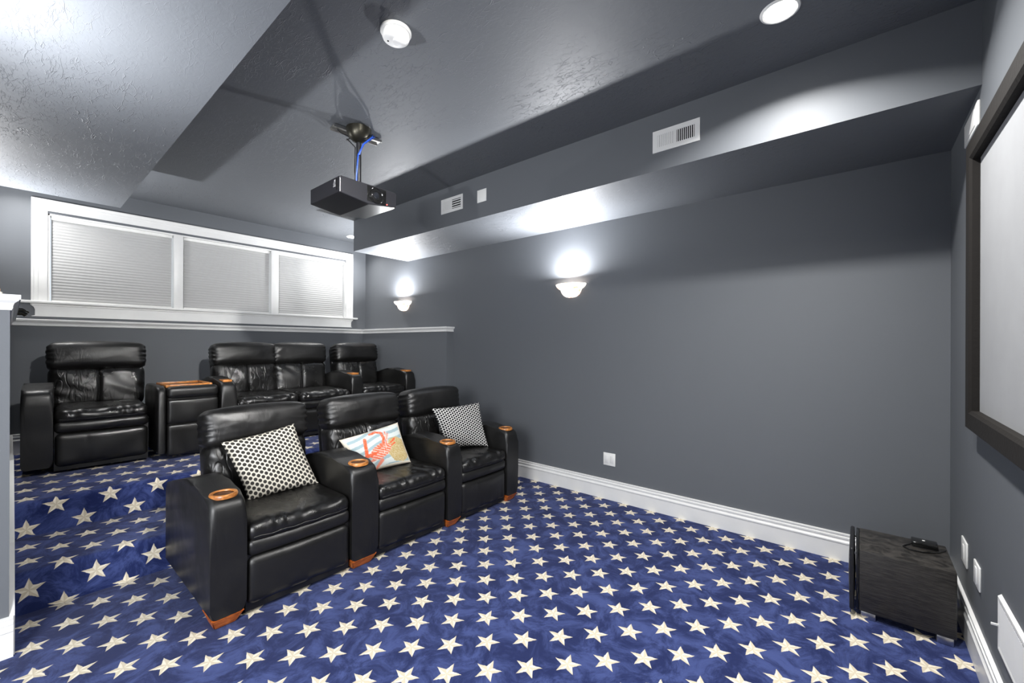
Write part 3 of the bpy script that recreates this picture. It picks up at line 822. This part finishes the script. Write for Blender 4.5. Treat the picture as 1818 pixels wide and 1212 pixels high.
for i in range(3):
    o = tag(empty('recliner', (FX, sum(SEATS[i]) / 2, 0)), flab[i], 'recliner', 'front row leather recliners')
    yc = sum(SEATS[i]) / 2
    seat_unit(o, 0, SEATS[i][0] - yc, SEATS[i][1] - yc, 0, 3.7 * i + 1.3, hw=[.292, .300, .290][i])
    if i == 0:
        armrest(o, ARMS[0][0] - yc, ARMS[0][1] - yc); foot(o, 0, ARMS[0][0] - yc, ARMS[0][1] - yc)
    armrest(o, ARMS[i + 1][0] - yc, ARMS[i + 1][1] - yc); foot(o, 0, ARMS[i + 1][0] - yc, ARMS[i + 1][1] - yc)
# back row on the platform
Z2 = PZ2
o = tag(empty('recliner', (-4.42, .460, Z2), R(-3)), 'black leather recliner in the back row beside the half wall, with one arm', 'recliner', 'back row leather seats')
seat_unit(o, 0, -.262, .262, 0, 21.3, hw=.300); armrest(o, -.415, -.262, cup=None)
o = tag(empty('recliner', (-4.27, 2.82, Z2)), 'black leather recliner at the far corner of the back row', 'recliner', 'back row leather seats')
seat_unit(o, 0, -.290, .285, 0, 33.1, hw=.285); armrest(o, .285, .418, cup='tray')
o = tag(empty('loveseat', (-4.27, 1.845, Z2)), 'black leather loveseat with two seats in the middle of the back row', 'sofa', 'back row leather seats')
seat_unit(o, 0, -.550, 0, 0, 41.7, hw=.290); seat_unit(o, 0, 0, .550, 0, 52.9, hw=.290)
armrest(o, -.665, -.550, cup='tray'); armrest(o, .550, .680, cup='tray')
# console between recliner and loveseat
t = tag(empty('console_table', (-4.30, .975, Z2)), 'black leather storage console with a recessed wooden tray top in the back row', 'console')
y0, y1 = -.165, .195
bm = bmesh.new(); rbox(bm, (-.255, .015, .315), (.240, .178, .270), .035, (8, 8, 8), (0, 0, 0)); obj('body', bm, M['leather_smooth'], t)
bm = bmesh.new(); prism(bm, [(.0, .06), (.0, .54), (-.012, .575), (-.04, .592), (-.10, .60), (-.46, .60), (-.50, .56), (-.50, .06)], -.222, -.166, bev=.018, seg=3); obj('side_panel', bm, M['leather_smooth'], t, angle=55)
bm = bmesh.new(); rbox(bm, (-.06, .015, .545), (.072, .176, .047), .030, (3, 14, 4), (.004, 0, .002)); obj('lid_front', bm, M['leather_smooth'], t)
bm = bmesh.new(); rbox(bm, (-.05, .015, .392), (.058, .176, .100), .022, (3, 14, 8), (.006, 0, 0)); obj('upper_panel', bm, M['leather_smooth'], t)
bm = bmesh.new(); rbox(bm, (-.05, .015, .160), (.058, .176, .128), .022, (3, 14, 8), (.006, 0, 0)); obj('lower_panel', bm, M['leather_smooth'], t)
bm = bmesh.new()
ox0, ox1, oy0, oy1 = -.44, -.075, -.155, .165
for a in ((ox0, ox1, oy0, oy0 + .022), (ox0, ox1, oy1 - .022, oy1), (ox0, ox0 + .022, oy0 + .022, oy1 - .022), (ox1 - .022, ox1, oy0 + .022, oy1 - .022)): box(bm, *a, .585, .606, .004)
tr = obj('tray_rim', bm, M['wood'], t)
obj('tray_bottom', B(ox0 + .02, ox1 - .02, oy0 + .02, oy1 - .02, .583, .590), M['wood_recess'], t, smooth=False)  # tray floor darkened in colour for the shade of its recess

# ------------------------------------------------------------------ pillows
def pillow(name, label, C, thick, mat, n=28, paint=None, dogear=.05, nrm_hint=(1, -.3, .3)):
    """C: TL, TR, BR, BL corners in the room"""
    C = [Vector(c) for c in C]
    nr = (C[1] - C[0]).cross(C[3] - C[0]).normalized()
    if nr.dot(Vector(nrm_hint)) < 0: nr = -nr
    ctr = sum(C, Vector()) / 4
    me_bm = bmesh.new(); uvl = me_bm.loops.layers.uv.new('UVMap')
    cl = me_bm.loops.layers.float_color.new('print') if paint else None
    nu, nv = (n, n) if isinstance(n, int) else n
    grids = []
    for s in (1, -1):
        g = []
        for j in range(nv + 1):
            row = []
            for i in range(nu + 1):
                u, v = i / nu, j / nv
                uu, vv = 2 * u - 1, 2 * v - 1
                pu = uu * (1 - dogear * (1 - vv * vv)) ; pv = vv * (1 - dogear * (1 - uu * uu))
                a, b = (pu + 1) / 2, (pv + 1) / 2
                P = (C[0] * (1 - a) + C[1] * a) * (1 - b) + (C[3] * (1 - a) + C[2] * a) * b
                th = thick * max(0, (1 - uu ** 2)) ** .42 * max(0, (1 - vv ** 2)) ** .42
                th += .004 * noise.noise(Vector((u * 4, v * 4, thick * 50))) * (1 - uu ** 4) * (1 - vv ** 4)
                row.append(me_bm.verts.new(P + nr * th * s))
            g.append(row)
        grids.append(g)
    for si, g in enumerate(grids):
        for j in range(nv):
            for i in range(nu):
                vs = [g[j][i], g[j][i + 1], g[j + 1][i + 1], g[j + 1][i]]
                ij = [(i, j), (i + 1, j), (i + 1, j + 1), (i, j + 1)]
                f = me_bm.faces.new(vs)
                for l, (a, b) in zip(f.loops, ij):
                    l[uvl].uv = (a / nu, 1 - b / nv)
                    if cl: l[cl] = (*(paint(a / nu, 1 - b / nv) if si == 0 else (.75, .72, .64)), 1)
    bmesh.ops.remove_doubles(me_bm, verts=me_bm.verts, dist=1e-5)
    for v in me_bm.verts: v.co -= ctr
    o = obj(name, me_bm, mat, angle=80); o.location = ctr
    tag(o, label, 'pillow', 'throw pillows on the front row'); return o, C, nr
def piping(o, C, r=.004):
    pass
def dot_mat(name, bgc, dotc, cols, rows, ratio, rad, square=False):
    """cols x rows cells; ratio = cell height / cell width"""
    k = NT(name, .85, .15)
    uv = k.n('ShaderNodeUVMap'); sep = k.n('ShaderNodeSeparateXYZ'); k.t.links.new(uv.outputs[0], sep.inputs[0])
    def dots(o1, o2):
        a = k.math('ADD', k.math('MULTIPLY', sep.outputs[0], cols), o1); b = k.math('ADD', k.math('MULTIPLY', sep.outputs[1], rows), o2)
        fa = k.math('SUBTRACT', a, k.math('ROUND', a)); fb = k.math('MULTIPLY', k.math('SUBTRACT', b, k.math('ROUND', b)), ratio)
        if square:
            d = k.math('MAXIMUM', k.math('ABSOLUTE', fa), k.math('MULTIPLY', k.math('ABSOLUTE', fb), .8))
        else:
            d = k.math('SQRT', k.math('ADD', k.math('MULTIPLY', fa, fa), k.math('MULTIPLY', fb, fb)))
        return k.ramp(d, rad - .03, rad + .03, 1.0, 0.0)
    m = k.math('MAXIMUM', dots(0, 0), dots(.5, .5))
    k.color(k.mix(m, bgc, dotc)); k.bump(k.noise(k.coord('UV'), 160, 2), .4, .001)
    return k.m
dotm = dot_mat('dotted_linen', (.53, .50, .43), (.030, .028, .026), 9.5, 13, .66, .232)
latm = dot_mat('lattice_cotton', (.66, .65, .63), (.012, .012, .014), 10.5, 16, .58, .235)
pillow('throw_pillow', 'cream pillow with small black dots leaning in the front row seat by the steps', [(-2.87, .790, .770), (-2.845, 1.190, .828), (-2.655, 1.262, .462), (-2.66, .868, .452)], .062, dotm, 30)
pillow('throw_pillow', 'black and white lattice patterned pillow leaning in the seat nearest the long wall', [(-2.80, 2.300, .800), (-2.66, 2.730, .822), (-2.49, 2.672, .462), (-2.70, 2.380, .462)], .060, latm, 30)
def lobster(u, v):
    # watery stripes, sand patch and an orange lobster curled round its claws, as printed on the cloth
    bg = (.52, .56, .55)
    s = math.sin((v * 1.0 - .25 * u + .03 * math.sin(u * 9)) * 2 * PI * 5.2)
    if s > .25: bg = (.27, .36, .39)
    n = noise.noise(Vector((u * 9, v * 9, 1))) * .08
    dx, dy = (u - .80) / .22, (v - .34) / .30
    if dx * dx + dy * dy < 1 + 3 * n:
        q = noise.noise(Vector((u * 60, v * 45, 3)))
        bg = (.40, .30, .13) if q > -.1 else (.50, .42, .26)
    if u < .035 or u > .965 or v < .04 or v > .96: bg = (.56, .51, .42)
    OR, PK, LT = (.62, .11, .045), (.60, .20, .14), (.64, .46, .40)
    def seg(ax, ay, bx, by, w0, w1):
        px_, py_ = u - ax, (v - ay) * .72; vx, vy = bx - ax, (by - ay) * .72
        t_ = max(0, min(1, (px_ * vx + py_ * vy) / (vx * vx + vy * vy)))
        return math.hypot(px_ - t_ * vx, py_ - t_ * vy) < w0 + (w1 - w0) * t_
    wv = noise.noise(Vector((u * 34, v * 34, 7)))
    # claw arm
    if seg(.30, .78, .20, .34, .026, .030) or seg(.20, .34, .40, .36, .030, .022): return OR if wv > -.25 else PK
    # upper arc
    for a, b in zip([(.42, .88), (.52, .90), (.60, .84), (.61, .68), (.56, .55)], [(.52, .90), (.60, .84), (.61, .68), (.56, .55), (.46, .46)]):
        if seg(*a, *b, .024, .026): return OR if wv > -.1 else PK
    for k in range(5):
        if seg(.66 + .018 * k, .88 - .03 * k, .64 - .03 * k, .52 - .05 * k, .006, .010): return (OR if k % 2 else LT)
    # body
    px_, py_ = (u - .47), (v - .38)
    ca, sa = math.cos(.62), math.sin(.62)
    a, b = (px_ * ca + py_ * sa) / .24, (-px_ * sa + py_ * ca) / .15
    if a * a + b * b < 1 + n:
        if math.sin(a * 26 + b * 5) > .55: return LT
        return OR if wv > 0 else PK
    if seg(.40, .22, .22, .20, .012, .018) or seg(.44, .16, .30, .02, .03, .02): return PK
    if seg(.70, .52, .80, .60, .012, .02) or seg(.68, .44, .78, .50, .010, .016): return OR
    return bg
k = NT('printed_cotton', .85, .15)
at = k.n('ShaderNodeVertexColor'); at.layer_name = 'print'; k.color(at.outputs[0]); k.bump(k.noise(k.coord('UV'), 160, 2), .3, .001)
pillow('throw_pillow', 'seaside pillow printed with an orange lobster over pale blue stripes', [(-2.800, 1.475, .675), (-2.790, 1.950, .735), (-2.585, 1.925, .465), (-2.62, 1.530, .452)], .052, k.m, (120, 84), paint=lobster)

# ------------------------------------------------------------------ small things on the half wall and ledge
t = tag(empty('ceramic_shell', (-2.86, -.034, 1.556)), 'small cream and orange ceramic shell on the half wall cap', 'ornament')
bm = bmesh.new()
for j in range(9):
    a = -PI / 2 + PI * j / 8
    tube(bm, [(0, 0, .004), (.018 * math.sin(a), .0, .006 + .014 * math.cos(a)), (.040 * math.sin(a), .0, .004 + .024 * math.cos(a))], .007, 6)
obj('shell_ribs', bm, plain('shell_glaze', (.70, .42, .22), .3), t)
bm = bmesh.new(); rbox(bm, (0, 0, .006), (.045, .014, .006), .006, (2, 2, 2)); obj('shell_base', bm, plain('shell_cream', (.75, .70, .60), .3), t)
t = tag(empty('dark_ornament', (-4.62, .035, 1.552)), 'small dark glossy ornament with curled tips on the ledge behind the half wall', 'ornament')
for j, (dz, dy, w_) in enumerate(((.000, .030, .010), (.012, .038, .007), (.024, .046, .006), (.036, .030, .006))):
    bm = tube(bmesh.new(), [(.0, -.045, dz - .002), (.0, -.01, dz + .004), (0, .02, dz + .006), (0, dy, dz - .002), (0, dy + .006, dz - .010)], w_, 7)
    obj('curled_strand', bm, M['gloss'] if j % 2 else M['darkmetal'], t)
